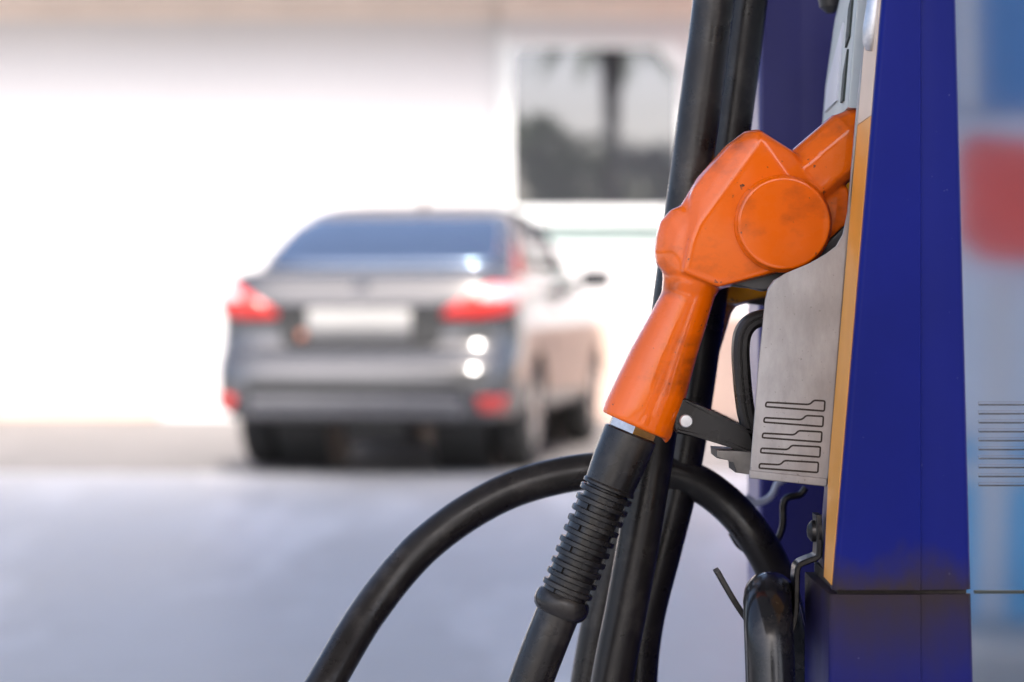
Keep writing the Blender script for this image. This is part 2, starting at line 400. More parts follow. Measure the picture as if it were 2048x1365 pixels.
# ------------------------------------------------------------------ dispenser behind the camera (mirrored in the steel side panel)
def rear_dispenser():
    x, y = 1.02, -3.2
    t = empty('fuel_dispenser', (x+.3, y, 0), 'blue and white dispenser with a red band, mirrored in the polished steel side panel', 'fuel dispenser', 'fuel dispensers')
    lb = plain('light_blue_panel', (.10, .42, .72, 1), .35); db = plain('mid_blue_panel', (.04, .20, .48, 1), .35)
    box('base', (x, y-.5, .15), (x+.6, y, .62), lb, t, .01); box('kick_strip', (x-.01, y-.51, .52), (x+.61, y+.03, .56), M['white'], t, .004)
    box('middle_panel', (x+.003, y-.5, .622), (x+.597, y-.003, 1.46), plain('pale_panel', (.60, .66, .74, 1), .4), t, .01)
    slab('red_badge', [Vector((x+.125+px_, y-.002, z)) for px_, z in ((.0, 1.14), (.0, 1.36), (.03, 1.405), (.44, 1.36), (.44, 1.06), (.06, 1.085))], (0, .03, 0), M['red'], t, .012, 3)
    box('head', (x+.004, y-.5, 1.462), (x+.596, y-.002, 1.9), db, t, .02)
    slab('trim', [Vector((x+a_, y, z)) for a_, z in ((.17, .16), (.24, .16), (.265, 1.04), (.20, 1.04))], (0, .018, 0), M['white'], t, .003)
    slab('trim', [Vector((x+a_, y, z)) for a_, z in ((.11, 1.47), (.18, 1.47), (.17, 1.88), (.10, 1.88))], (0, .018, 0), M['white'], t, .003)
rear_dispenser()
tag(box('island_kerb', (.6, -4.2, .0), (2.0, -2.6, .15), M['kerb'], bev=.02), kind='structure')

# ------------------------------------------------------------------ parked car
def build_car():
    paint = plain('grey_metallic_paint', (.125, .125, .128, 1), .15, .68, .05, 3, coat=.4, spec=.3)
    glass = plain('car_window_glass', (.02, .022, .026, 1), .05, .0, .05, spec=.3)
    rearg = plain('rear_window_glass', (.17, .22, .30, 1), .04, .85, .05)
    redl = plain('red_lamp_lens', (.62, .03, .02, 1), .12, 0, .15, 30, coat=.8)
    clearl = plain('clear_lamp_lens', (.75, .60, .60, 1), .1, .2, .1, 20, coat=.8)
    tyre = plain('tyre_rubber', (.02, .02, .02, 1), .8); rim = plain('alloy_rim', (.5, .5, .5, 1), .3, .9)
    trim = plain('black_trim', (.03, .03, .03, 1), .5); plate = plain('white_number_plate', (.27, .265, .26, 1), .45, var=.06, scale=8)
    oran = plain('orange_sticker', (.40, .14, .08, 1), .5); chrome = M['chrome']
    D = 13.2; ang = -math.radians(9.6)
    base = Vector(((708-HX)/FPX*D, D, .004))
    c = empty('parked_car', base, 'grey sedan parked with its rear to the pump, in front of the white shop', 'car')
    c.rotation_euler = (0, 0, ang); c.scale = (1.025, 1.0, 1.025)
    low = [(.275, .34, 4.10, .70), (.315, .07, 4.33, .80), (.38, .01, 4.39, .83), (.50, .0, 4.42, .845), (.58, .02, 4.41, .85),
           (.635, .06, 4.38, .852), (.70, .13, 4.34, .855), (.80, .155, 4.22, .852), (.90, .128, 3.95, .843), (.935, .118, 3.75, .834), (.955, .126, 3.68, .831),
           (1.0, .150, 3.45, .82), (1.05, .175, 3.3, .80), (1.085, .20, 3.2, .775), (1.11, .28, 3.1, .73), (1.125, .5, 2.9, .6)]
    gh = [(1.07, .42, 3.40, .775), (1.148, .56, 3.2, .755), (1.238, .76, 2.98, .725), (1.328, .98, 2.76, .688), (1.406, 1.2, 2.56, .648),
          (1.473, 1.45, 2.36, .59), (1.512, 1.66, 2.2, .51), (1.535, 1.9, 2.08, .36)]
    def G(z): return 1.07+(z-1.07)*1.12
    def interp(tab, z):
        if z <= tab[0][0]: return tab[0][1:]
        for a, b in zip(tab, tab[1:]):
            if z <= b[0]:
                k = (z-a[0])/(b[0]-a[0]); return tuple(a[i]+(b[i]-a[i])*k for i in (1, 2, 3))
        return tab[-1][1:]
    def pt(tab, z, th, n, off=0):
        yr, yf, hw = interp(tab, z); hl = (yf-yr)/2+off; hw += off; yc = (yf+yr)/2
        co, si = math.cos(th), math.sin(th)
        return Vector((hw*math.copysign(abs(co)**(2/n), co), yc+hl*math.copysign(abs(si)**(2/n), si), z))
    def shell(name, tab, n, mat, m=72, zs=None):
        zs = zs or [r[0] for r in tab]; v, f = [], []
        # even spacing along the outline
        ths = []
        for k in range(m):
            a = 2*math.pi*(k+.5)/m; cx, sy = math.cos(a), math.sin(a); r = (abs(cx)**n+abs(sy)**n)**(-1/n)
            xx, yy = cx*r, sy*r
            ths.append(math.atan2(math.copysign(abs(yy)**(n/2), yy), math.copysign(abs(xx)**(n/2), xx)))
        for z in zs: v += [pt(tab, z, t, n) for t in ths]
        for i in range(len(zs)-1):
            for k in range(m): f.append((i*m+k, i*m+(k+1) % m, (i+1)*m+(k+1) % m, (i+1)*m+k))
        f.append(tuple(range(m))[::-1]); f.append(tuple((len(zs)-1)*m+k for k in range(m)))
        o = lmesh(name, v, f, mat, c); return o
    def lmesh(name, v, f, mat, par, smooth=40):
        o = mesh(name, v, f, mat, None, smooth); o.parent = par; return o
    def th_at(tab, z, n, x=None, y=None, side=1):
        yr, yf, hw = interp(tab, z); hl = (yf-yr)/2; yc = (yf+yr)/2
        if x is not None:          # on the rear end
            u = min(.999, abs(x)/hw); co = math.copysign(u**(n/2), x); si = -math.sqrt(max(0, 1-co*co)); return math.atan2(si, co)
        u = max(-.999, min(.999, (y-yc)/hl)); si = math.copysign(abs(u)**(n/2), u); co = side*math.sqrt(1-si*si); return math.atan2(si, co)
    def patch(name, tab, n, rows, mat, off=.006, cols=10, par=None, end='rear'):
        """rows: (z, a, b): at height z the patch runs from a to b (x on the rear/front end, (side, y) on a side)"""
        v, f = [], []
        for z, a, b in rows:
            ta = th_at(tab, z, n, x=a) if not isinstance(a, tuple) else th_at(tab, z, n, y=a[1], side=a[0])
            tb = th_at(tab, z, n, x=b) if not isinstance(b, tuple) else th_at(tab, z, n, y=b[1], side=b[0])
            if tb-ta > math.pi: tb -= 2*math.pi
            if ta-tb > math.pi: tb += 2*math.pi
            for k in range(cols+1):
                # march along the outline between the two ends
                kk = k/cols; t = ta+(tb-ta)*kk; p = pt(tab, z, t, n, off)
                if end == 'front': p = pt(tab, z, -t, n, off)
                v.append(p)
        m = cols+1
        for i in range(len(rows)-1):
            for k in range(cols): f.append((i*m+k, i*m+k+1, (i+1)*m+k+1, (i+1)*m+k))
        o = lmesh(name, v, f, mat, par or c)
        md = o.modifiers.new('thick', 'SOLIDIFY'); md.thickness = .008; md.offset = 0
        return o
    NL, NG = 11, 7
    body = shell('body', low, NL, paint, 96, [.275, .295, .315, .345, .38, .44, .50, .54, .58, .61, .635, .665, .70, .75, .80, .85, .90, .92, .935, .955, .975, 1.0, 1.025, 1.05, 1.07, 1.085, 1.1, 1.11, 1.125])
    # wheel arches cut out of the body
    bm = bmesh.new()
    for x in (-.86, .86):
        for y in (.98, 3.52):
            bmesh.ops.create_cone(bm, cap_ends=True, segments=28, radius1=.355, radius2=.355, depth=.56,
                                  matrix=Matrix.Translation((x, y, .31)) @ Matrix.Rotation(math.pi/2, 4, 'Y'))
    cme = bpy.data.meshes.new('cutter'); bm.to_mesh(cme); bm.free(); cut = bpy.data.objects.new('cutter', cme); COL.objects.link(cut); cut.parent = c
    md = body.modifiers.new('arches', 'BOOLEAN'); md.object = cut; md.solver = 'EXACT'
    bpy.context.view_layer.update()
    dg = bpy.context.evaluated_depsgraph_get(); nm = bpy.data.meshes.new_from_object(body.evaluated_get(dg)); body.modifiers.clear(); body.data = nm
    nm.set_sharp_from_angle(angle=math.radians(40))
    bpy.data.objects.remove(cut)
    for x in (-1, 1):
        for y in (.98, 3.52):
            vv, ff = lathe_pts((x*.30, y, .31), (x*.60, y, .31), [(0, .35), (.3, .352)], 20); lmesh('wheel_well', vv, ff, trim, c)
    lmesh('underbody', [(-.62, .6, .25), (.62, .6, .25), (.62, 4, .25), (-.62, 4, .25), (-.62, .6, .33), (.62, .6, .33), (.62, 4, .33), (-.62, 4, .33)],
          [(0, 1, 2, 3), (4, 5, 6, 7), (0, 1, 5, 4), (1, 2, 6, 5), (2, 3, 7, 6), (3, 0, 4, 7)], trim, c)
    vv, ff = lathe_pts((-.15, .45, .25), (.25, .45, .25), [(0, .06), (.02, .09), (.35, .09), (.37, .06)], 14); lmesh('muffler', vv, ff, trim, c)
    shell('cabin', gh, NG, paint, 96, [G(q) for q in (1.07, 1.10, 1.14, 1.18, 1.22, 1.26, 1.30, 1.335, 1.37, 1.40, 1.43, 1.45, 1.465, 1.477, 1.485)])
    patch('rear_window', gh, NG, [(G(z), -w_, w_) for z, w_ in ((1.135, .64), (1.18, .645), (1.25, .635), (1.32, .61), (1.385, .565), (1.42, .53))], rearg, .004, 14)
    patch('windscreen', gh, NG, [(G(z), -w_, w_) for z, w_ in ((1.10, .66), (1.2, .65), (1.3, .62), (1.40, .55))], glass, .004, 14, end='front')
    for s in (-1, 1):
        patch('side_window', gh, NG, [(G(1.12), (s, 1.55), (s, 2.18)), (G(1.25), (s, 1.58), (s, 2.17)), (G(1.37), (s, 1.68), (s, 2.14))], glass, .004, 6)
        patch('side_window', gh, NG, [(G(1.12), (s, 2.26), (s, 2.98)), (G(1.22), (s, 2.25), (s, 2.78)), (G(1.30), (s, 2.24), (s, 2.6)), (G(1.37), (s, 2.22), (s, 2.42))], glass, .004, 6)
        patch('quarter_window', gh, NG, [(G(1.12), (s, 1.0), (s, 1.5)), (G(1.22), (s, 1.12), (s, 1.53)), (G(1.32), (s, 1.35), (s, 1.6)), (G(1.36), (s, 1.5), (s, 1.63))], glass, .004, 6)
        # lamps: a lens on the rear end that wraps round the corner
        lamp = patch('tail_light', low, NL, [(.85, s*.46, s*.64), (.87, s*.44, s*.76), (.905, s*.47, (s, .32)), (.94, s*.53, (s, .44)), (.975, s*.59, (s, .50)), (1.01, s*.64, (s, .48)), (1.04, s*.69, (s, .42))], redl, .012, 16)
        patch('reversing_lens', low, NL, [(.95, s*.64, (s, .42)), (.985, s*.65, (s, .46)), (1.022, s*.69, (s, .42))], clearl, .02, 12, par=lamp)
        patch('reflector', low, NL, [(.355, s*.68, s*.79), (.385, s*.66, (s, .15)), (.42, s*.65, (s, .16)), (.44, s*.67, s*.795)], redl, .01, 10)
        patch('door_handle', low, NL, [(.90, (s, 1.62), (s, 1.82)), (.93, (s, 1.62), (s, 1.82))], chrome, .02, 4)
        patch('door_seam', low, NL, [(.34, (s, 1.50), (s, 1.515)), (.7, (s, 1.42), (s, 1.435)), (1.07, (s, 1.48), (s, 1.495))], trim, .002, 2)
        patch('door_seam', low, NL, [(.30, (s, 2.20), (s, 2.215)), (1.07, (s, 2.22), (s, 2.235))], trim, .002, 2)
        patch('sill_strip', low, NL, [(.295, (s, 1.36), (s, 3.12)), (.33, (s, 1.36), (s, 3.12))], trim, .01, 8)
        mb = bmesh.new(); bm_box(mb, (s*.93-.10, 2.78, 1.02), (s*.93+.10, 2.92, 1.15), .035, 3)
        me = bpy.data.meshes.new('door_mirror'); mb.to_mesh(me); mb.free(); finish(me); me.materials.append(paint); dm = bpy.data.objects.new('door_mirror', me); link(dm, c)
        lmesh('mirror_glass', [(s*.93-.08, 2.776, 1.04), (s*.93+.08, 2.776, 1.04), (s*.93+.08, 2.776, 1.13), (s*.93-.08, 2.776, 1.13)], [(0, 1, 2, 3)], glass, dm)
        lmesh('mirror_arm', [(s*.74, 2.84, 1.06), (s*.85, 2.84, 1.06), (s*.85, 2.88, 1.06), (s*.74, 2.88, 1.06), (s*.74, 2.84, 1.09), (s*.85, 2.84, 1.09), (s*.85, 2.88, 1.09), (s*.74, 2.88, 1.09)],
              [(0, 1, 2, 3), (4, 5, 6, 7), (0, 1, 5, 4), (1, 2, 6, 5), (2, 3, 7, 6), (3, 0, 4, 7)], trim, dm)
        for y in (.98, 3.52):
            vv, ff = lathe_pts((s*.63, y, .31), (s*.83, y, .31), [(0, .20), (.0, .27), (.02, .305), (.06, .312), (.14, .312), (.18, .305), (.20, .27), (.195, .20)], 32)
            wh = lmesh('wheel', vv, ff, tyre, c)
            vv, ff = lathe_pts((s*.81, y, .31), (s*.84, y, .31), [(0, .205), (.018, .205), (.018, .18), (.005, .17)], 32); rm = lmesh('rim', vv, ff, trim, wh)
            for k in range(7):
                a = 2*math.pi*k/7; d = Vector((0, math.cos(a), math.sin(a))); q = Vector((0, -math.sin(a), math.cos(a))); o0 = Vector((s*.815, y, .31)); ox = Vector((s*.014, 0, 0))
                vv = [o0+d*.03+q*.022, o0+d*.03-q*.022, o0+d*.19-q*.032, o0+d*.19+q*.032]; vv += [x_+ox for x_ in vv]
                lmesh('spoke', vv, [(0, 1, 2, 3), (4, 5, 6, 7), (0, 1, 5, 4), (1, 2, 6, 5), (2, 3, 7, 6), (3, 0, 4, 7)], rim, wh)
    patch('trunk_seam', low, NL, [(.675, -.52, .52), (.685, -.53, .53)], trim, .003, 14)
    patch('plate_surround', low, NL, [(.70, -.40, .40), (.74, -.44, .44), (.90, -.44, .44), (.925, -.40, .40)], trim, .004, 14)  # dark patch around the plate
    patch('chrome_garnish', low, NL, [(.928, -.40, .40), (.934, -.41, .41), (.940, -.40, .40)], chrome, .012, 12)
    pl = patch('number_plate', low, NL, [(.72, -.28, .28), (.905, -.28, .28)], plate, .016, 10)
    patch('sticker', low, NL, [(.735, -.33, -.292), (.79, -.33, -.292)], oran, .018, 3)
    patch('bumper_strip', low, NL, [(.31, -.55, .55), (.34, -.58, .58), (.42, -.57, .57), (.43, -.55, .55)], plain('bumper_insert', (.22, .22, .23, 1), .35, .4), .006, 14)
    patch('bumper_dark_band', low, NL, [(.455, -.58, .58), (.50, -.6, .6), (.53, -.58, .58)], trim, .003, 14)  # dark band across the bumper
    emb = lathe_pts((0, .175, 1.01), (0, .10, .985), [(0, .055), (.02, .055), (.026, .04)], 20); lmesh('emblem', emb[0], emb[1], chrome, c)
    fin = [(0, 1.78, 1.525), (.02, 1.95, 1.532), (-.02, 1.95, 1.532), (0, 1.80, 1.595), (.006, 1.84, 1.595), (-.006, 1.84, 1.595)]
    lmesh('antenna_fin', fin, [(0, 1, 4, 3), (0, 3, 5, 2), (1, 2, 5, 4), (3, 4, 5), (0, 2, 1)], trim, c)
    return c
build_car()

# ------------------------------------------------------------------ near fuel dispenser
Y0 = 1.50                                 # near side of the dispenser
def XF(z, y=1.5): return .1988+.084*(z-.80)+.053*(y-1.5)      # its front face leans back and is turned a little
disp = empty('fuel_dispenser', (.5, 1.75, .15), 'blue fuel dispenser with steel side panel, standing at the right edge', 'fuel dispenser', 'fuel dispensers')
ZS = CAMZ-(1186-HY)/FPX*Y0                # joint between upper cover and lower panel
ZT = 2.05
def XR(z): return .2868-.0254*(z-.80)
# upper blue cover: an angled nose plus a second facet
XM = (1841-HX)/FPX*Y0
def cover(name, z0, z1, mat, nose=True, y0=Y0):
    n = 12; v = []; f = []
    for i in range(n+1):
        z = z0+(z1-z0)*i/n; xf = XF(max(z, .80)) if nose else XF(.80)-.002; xr = XR(z); xg = xf+(.0066 if nose else 0)
        v += [(xg, y0+.125, z), (xf, y0+.004, z), (xf+.0012, y0+.0012, z), (xf+.004, y0, z), (XM, y0-.0005, z), (XM+.0006, y0+.0012, z), (xr-.004, y0+.0028, z), (xr, y0+.008, z), (xr, y0+.125, z)]
    m = 9
    for i in range(n):
        for k in range(m): f.append((i*m+k, i*m+(k+1) % m, (i+1)*m+(k+1) % m, (i+1)*m+k))
    f.append(tuple(range(m))[::-1]); f.append(tuple(n*m+k for k in range(m)))
    return wn(mesh(name, v, f, mat, disp, 50))
cover('side_cover', ZS+.0016, ZT, M['blue_top'])
cover('lower_side_cover', .16, ZS-.0012, M['blue_low'], False)
box('joint_gasket', (XF(.8)+.004, Y0+.006, ZS-.006), (.283, Y0+.12, ZS+.006), M['groove'], disp)
# nozzle-tinted band on the leaning front face, next to the cover
def face_band(name, y0, y1, z0, z1, mat, proud=.0, th=.012, par=disp):
    pts = [(XF(z, y)-proud, y, z) for y, z in ((y0, z0), (y1, z0), (y1, z1), (y0, z1))]
    return slab(name, pts, (th, 0, 0), mat, par, .0008)
# front edge trim sits just proud of the cover's nose
zc = CAMZ+(HY-232)/FPX*Y0
z_lo = CAMZ-(1172-HY)/FPX*Y0
def edge_trim(name, z0, z1, mat):
    v, f = [], []; n = 14
    for i in range(n+1):
        z = z0+(z1-z0)*i/n; x = XF(z)-.0018; yb = Y0+.0825-(max(0, (.868-z))*.5 if z < .868 else 0); xb = XF(z, yb)-.0018
        v += [(x+.0014, Y0+.0045, z), (xb, yb, z), (xb+.0016, yb, z), (x+.0022, Y0+.0045, z)]     # tapers away towards the joint
    for i in range(n):
        for k in range(4): f.append((i*4+k, i*4+(k+1) % 4, (i+1)*4+(k+1) % 4, (i+1)*4+k))
    f.append((3, 2, 1, 0)); f.append(tuple(n*4+k for k in range(4)))
    return mesh(name, v, f, mat, disp, 25)
edge_trim('nozzle_tinted_edge_band', z_lo, zc, M['amber'])  # orange thrown back by the nozzle, put into this band's colour
edge_trim('cream_edge_band', zc+.0005, ZT, M['cream'])
# polished steel side panel with louvre slots
st = box('steel_side_panel', (.24, Y0+.0065, .16), (.85, Y0+.03, ZT), M['steel'], disp, .003)
for k in range(10):
    z = CAMZ-(808+k*18-HY)/FPX*Y0
    lv = box('louvre', (.2905, Y0+.0061, z-.0006), (.80, Y0+.007, z+.0010), M['steel'], st, .0002, 1)
    box('slot', (.2907, Y0+.0062, z-.0014), (.80, Y0+.0068, z-.0007), M['iron'], lv)
box('panel_joint', (.288, Y0+.0046, ZS-.0012), (.85, Y0+.0058, ZS+.0006), M['slot'], st)
# cabinet core, front panel, display bezel, far cover
box('cabinet', (.30, Y0+.032, .155), (.84, 1.96, ZT-.02), M['palewhite'], disp, .01)
face_band('front_panel', Y0+.0835, 1.655, .16, ZT-.02, M['cream'], -.006, .05)
face_band('green_front_panel', 1.625, 1.655, .868, .92, M['greygreen'], -.0045, .0014)
face_band('pale_front_panel', 1.612, 1.655, .70, .8675, M['palewhite'], -.0045, .0014)
face_band('recessed_panel', 1.66, 1.962, .16, ZT-.02, M['blue'], -.035, .01)
# display bezel above the nozzles
zb0 = 1.06
dz = [(1.612, 1.108), (1.84, 1.108), (1.84, 1.145), (1.80, 1.19), (1.70, 1.225), (1.612, 1.24)]
bez = slab('display_bezel', [(XF(z, y)-.007, y, z) for y, z in dz], (.012, 0, 0), M['greygreen'], disp, .002)
def on_face(name, yz, mat): slab(name, [(XF(z, y)-.0085, y, z) for y, z in yz], (.004, 0, 0), mat, bez)
on_face('display_slot', ((1.64, 1.115), (1.66, 1.115), (1.66, 1.135), (1.64, 1.15)), M['slot'])
on_face('display_slot', ((1.635, 1.158), (1.66, 1.153), (1.66, 1.18), (1.635, 1.19)), M['slot'])
on_face('display_window', ((1.70, 1.12), (1.81, 1.12), (1.81, 1.14), (1.70, 1.175)), M['palewhite'])
# far blue cover: vertical post with two facets
fx0 = (1517-HX)/FPX*1.97
v = []; f = []
sec = [(fx0, 1.975), (fx0+.001, 1.971), (fx0+.004, 1.969), (fx0+.033, 1.969), (fx0+.036, 1.966), (fx0+.10, 1.964), (fx0+.10, 2.06), (fx0, 2.06)]
for z in (.16, ZT): v += [(x, y, z) for x, y in sec]
m = len(sec)
for k in range(m): f.append((k, (k+1) % m, m+(k+1) % m, m+k))
f += [tuple(range(m))[::-1], tuple(range(m, 2*m))]
wn(mesh('far_side_cover', v, f, M['blue_sheen'], disp, 50))
box('top_cap', (.19, Y0-.01, ZT+.001), (.87, 2.08, ZT+.14), M['blue'], disp, .02)
# hose mast on top, where the hoses hang from
box('hose_mast', (.16, 1.66, ZT-.06), (.3, 1.86, ZT+.10), M['darkgrey'], disp, .02)
# rounded fixing at the top of the front face
kn = P(1748, 28, 1.53)
v_, f_ = lathe_pts(kn+Vector((.004, 0, .02)), kn+Vector((-.004, 0, -.03)), [(0, .002), (.003, .005), (.012, .0065), (.03, .0065), (.04, .005), (.044, .002)], 14)
mesh('latch_knob', v_, f_, M['pin'], disp)
kn2 = P(1655, 0, 1.80)
v_, f_ = lathe_pts(kn2+Vector((0, 0, .03)), kn2+Vector((.003, 0, -.02)), [(0, .006), (.02, .01), (.035, .008), (.04, .003)], 14)
mesh('latch_knob', v_, f_, M['darkgrey'], disp)

# ------------------------------------------------------------------ holster: cast side plates
PL = [(1500, 955), (1502, 925), (1509, 840), (1517, 740), (1527, 640), (1531, 600), (1536, 578), (1548, 561), (1572, 547), (1620, 527), (1655, 511), (1676, 495), (1690, 470),
      (1696, 425), (1704, 330), (1713, 230), (1726, 105), (1737, 0), (1749, -110), (1755, -110), (1744.5, 0), (1734, 105), (1721, 230), (1712, 330), (1704, 430), (1694, 560), (1678, 740), (1663, 890), (1655, 972)]
YP = 1.583
plate = pslab('holster_plate', PL, YP, .004, M['cast'], disp, .0011, 3)
lip = [(1500, 940), (1655, 957), (1655, 972), (1500, 955)]
pslab('plate_lip', [(1499, 941), (1654, 957.5), (1653.5, 974), (1498.5, 957)], YP-.0016, .0015, M['cast'], plate, .0007, 2)
def slot_outline(x0, x1, y0, step, h1=15.5, h2=26, sl=.055):
    # narrow left half, deeper right half, like the pressed pattern
    return [(x0, y0), (x0+step, y0+step*sl), (x0+step+8, y0-9+(step+8)*sl), (x1, y0-9+(x1-x0)*sl), (x1-1.5, y0+h2-11+(x1-x0)*sl), (x0-2, y0+h1-3)]
rows = [(1531, 1652, 803, 88), (1527.5, 1649, 834, 76), (1524.5, 1646, 865, 64), (1521, 1643, 895, 54), (1518, 1639, 926, 42)]
grooves = []
for (a, b_, yy, stp) in rows:
    ol = slot_outline(a, b_, yy, stp)
    outer = rounded([Vector((x, y, 0)) for x, y in ol], 5.5, 4)
    cx = sum(p.x for p in outer)/len(outer); cy = sum(p.y for p in outer)/len(outer)
    # inward offset
    inner = []
    n = len(outer)
    for i in range(n):
        d = (outer[(i+1) % n]-outer[i-1]).normalized(); nr = Vector((-d.y, d.x, 0)); inner.append(outer[i]+nr*3.7)
    grooves.append((outer, inner))
bm = bmesh.new()
for outer, inner in grooves:
    n = len(outer)
    rings = [[bm.verts.new(P(p.x, p.y, YP)+Vector((0, dy, 0))) for p in r] for r, dy in ((outer, -.004), (inner, -.004), (inner, .0011), (outer, .0011))]
    for k in range(4):
        A, B = rings[k], rings[(k+1) % 4]
        for i in range(n): bm.faces.new((A[i], A[(i+1) % n], B[(i+1) % n], B[i]))
bmesh.ops.recalc_face_normals(bm, faces=bm.faces)
cme = bpy.data.meshes.new('cutter'); bm.to_mesh(cme); bm.free()
cut = bpy.data.objects.new('cutter', cme); COL.objects.link(cut)
plate.modifiers.clear(); md = plate.modifiers.new('grooves', 'BOOLEAN'); md.object = cut; md.solver = 'EXACT'
bpy.context.view_layer.update(); dg = bpy.context.evaluated_depsgraph_get()
nm = bpy.data.meshes.new_from_object(plate.evaluated_get(dg)); plate.modifiers.clear(); plate.data = nm
nm.set_sharp_from_angle(angle=math.radians(40)); bpy.data.objects.remove(cut); wn(plate)
for outer, inner in grooves:
    n = len(outer)
    v = [P(p.x, p.y, YP)+Vector((0, .0006, 0)) for p in outer]+[P(p.x, p.y, YP)+Vector((0, .0006, 0)) for p in inner]
    mesh('dark_groove_lining', v, [(i, (i+1) % n, n+(i+1) % n, n+i) for i in range(n)], M['groove'], plate, 0)  # dark strip along the bottom of each groove
# second plate behind, back wall between them, stepped foot
PL2 = [(1508, 940), (1516, 845), (1522, 745), (1534, 640), (1550, 575), (1600, 550), (1690, 500), (1700, 430), (1706, 430), (1690, 640), (1668, 960)]
pslab('holster_plate', PL2, 1.672, .004, M['cast'], disp, .001)
pslab('holster_foot', [(1433, 901), (1434, 917), (1470, 923), (1471, 946), (1515, 952), (1515, 905), (1470, 903)], 1.612, .05, M['cast_dark'], disp, .001)
pslab('holster_floor', [(1510, 938), (1655, 955), (1657, 968), (1509, 951)], 1.588, .083, M['cast'], disp, .001)
pslab('holster_back', [(1648, 560), (1690, 560), (1660, 950), (1610, 945)], 1.589, .082, M['slot'], disp, .001)

# ------------------------------------------------------------------ nozzle
YN = 1.632; SN = YN/FPX
NORG = P(1558, 450, YN)
def make_nozzle(label):
    nz = empty('fuel_nozzle', NORG, label, 'fuel nozzle', 'fuel nozzles in the holsters')
    def Q(px, py, dy=0): return P(px, py, YN)+Vector((0, dy, 0))
    bm = bmesh.new()
    def hull(pts):
        vs_ = [bm.verts.new(p) for p in pts]; r = bmesh.ops.convex_hull(bm, input=vs_)
        junk = [e for e in set(r['geom_interior'])|set(r['geom_unused']) if isinstance(e, bmesh.types.BMVert)]
        if junk: bmesh.ops.delete(bm, geom=list(set(junk)), context='VERTS')
    # head: mid outline, and the narrower flat cheeks whose border is the crease
    mid = [(1340, 552), (1392, 358), (1450, 293), (1488, 264), (1513, 260), (1577, 299), (1640, 345), (1650, 450), (1620, 530), (1560, 548), (1480, 552), (1436, 580), (1365, 420), (1350, 470)]
    cheek = [(1515, 281), (1470, 342), (1418, 412), (1388, 454), (1372, 495), (1362, 545), (1432, 574), (1500, 548), (1600, 530), (1640, 450), (1622, 362), (1577, 312)]
    pts = []
    for s in (-1, 1):
        pts += [Q(x, y, s*.006) for x, y in mid]+[Q(x, y, s*(.0255 if x < 1560 or y > 400 else .0175 if y < 340 else .0205)) for x, y in cheek]
        pts += [Q(x, y, s*.0155) for x, y in ((1380, 385), (1405, 352), (1459, 291), (1496, 266), (1514, 262), (1576, 302))]
        pts += [Q(x, y, s*.0215) for x, y in ((1395, 405), (1424, 362), (1470, 302), (1504, 270), (1515, 268), (1576, 306))]
    hull(pts)
    # blunt lobe at the lower left
    lobe = []
    for sg_ in (-1, 1):
        lobe += [Q(x, y, sg_*.0075) for x, y in ((1309, 505), (1313, 470), (1320, 445), (1340, 421), (1362, 411), (1326, 546), (1313, 528))]
        lobe += [Q(x, y, sg_*.014) for x, y in ((1322, 508), (1326, 470), (1338, 440), (1362, 418), (1332, 547))]
        lobe += [Q(x, y, sg_*.0195) for x, y in ((1378, 432), (1350, 470), (1342, 505), (1350, 548))]
        lobe += [Q(x, y, sg_*.0235) for x, y in ((1400, 450), (1385, 500), (1375, 545))]
    hull(lobe)
    # web that fills the groove between lobe and head
    hull([Q(x, y, q*d) for x, y, d in ((1358, 416, .006), (1388, 366, .006), (1345, 440, .013), (1404, 368, .0135), (1362, 452, .0195), (1420, 385, .0205), (1372, 480, .0225), (1330, 500, .008)) for q in (-1, 1)])
    # spout shroud: six-sided tube running up into the dispenser
    ax = Vector((.765, -.644)); nrm = Vector((.644, .765))
    def ring(c, r, dz):
        o = []
        for u, d in ((-1, 0), (-.97, .3), (-.80, .62), (-.36, 1), (.66, 1), (.9, .8), (1, .45), (1, 0)):
            for q in (-1, 1): o.append(Q(c[0]+nrm.x*u*r, c[1]+nrm.y*u*r, q*d*dz))
        return o
    hull(ring((1555, 404), 60, .021)+ring((1705, 277), 62, .0235))
    hull(ring((1699, 282), 62, .0235)+ring((1738, 250), 46, .018))
    # block behind the disc
    hull([Q(x, y, d) for x, y in ((1630, 395), (1690, 375), (1698, 440), (1640, 492), (1600, 500)) for d in (-.017, .017)])
    # flare from head to grip and the grip itself
    sts = [((1324, 530), (1462, 548), .022), ((1325, 560), (1442, 578), .0215), ((1323, 585), (1430, 594), .0195), ((1296, 636), (1413, 652), .0195), ((1262, 697), (1393, 717), .020),
           ((1229, 764), (1371, 800), .0208), ((1212, 800), (1352, 848), .021), ((1203, 823), (1338, 882), .0208)]
    rings = []
    for (a, b_, th) in sts:
        cx, cy = (a[0]+b_[0])/2, (a[1]+b_[1])/2; hx, hy = (b_[0]-a[0])/2, (b_[1]-a[1])/2
        rings.append([bm.verts.new(Q(cx+hx*u, cy+hy*u, vv*th)) for u, vv in circ(1, 28, e=2.25)])
    for A, B in zip(rings, rings[1:]):
        for k in range(28): bm.faces.new((A[k], A[(k+1) % 28], B[(k+1) % 28], B[k]))
    bm.faces.new(rings[0][::-1]); bm.faces.new(rings[-1])
    # little spur at the foot of the grip
    hull([Q(x, y, d) for x, y in ((1322, 872), (1348, 838), (1343, 872), (1330, 889)) for d in (-.008, .008)])
    bmesh.ops.recalc_face_normals(bm, faces=bm.faces)
    body = from_bm('body', bm, M['orange'], nz, 0, False)
    md = body.modifiers.new('r', 'REMESH'); md.mode = 'VOXEL'; md.voxel_size = .0009; md.use_smooth_shade = True
    m2 = body.modifiers.new('s', 'SMOOTH'); m2.factor = .5; m2.iterations = 22
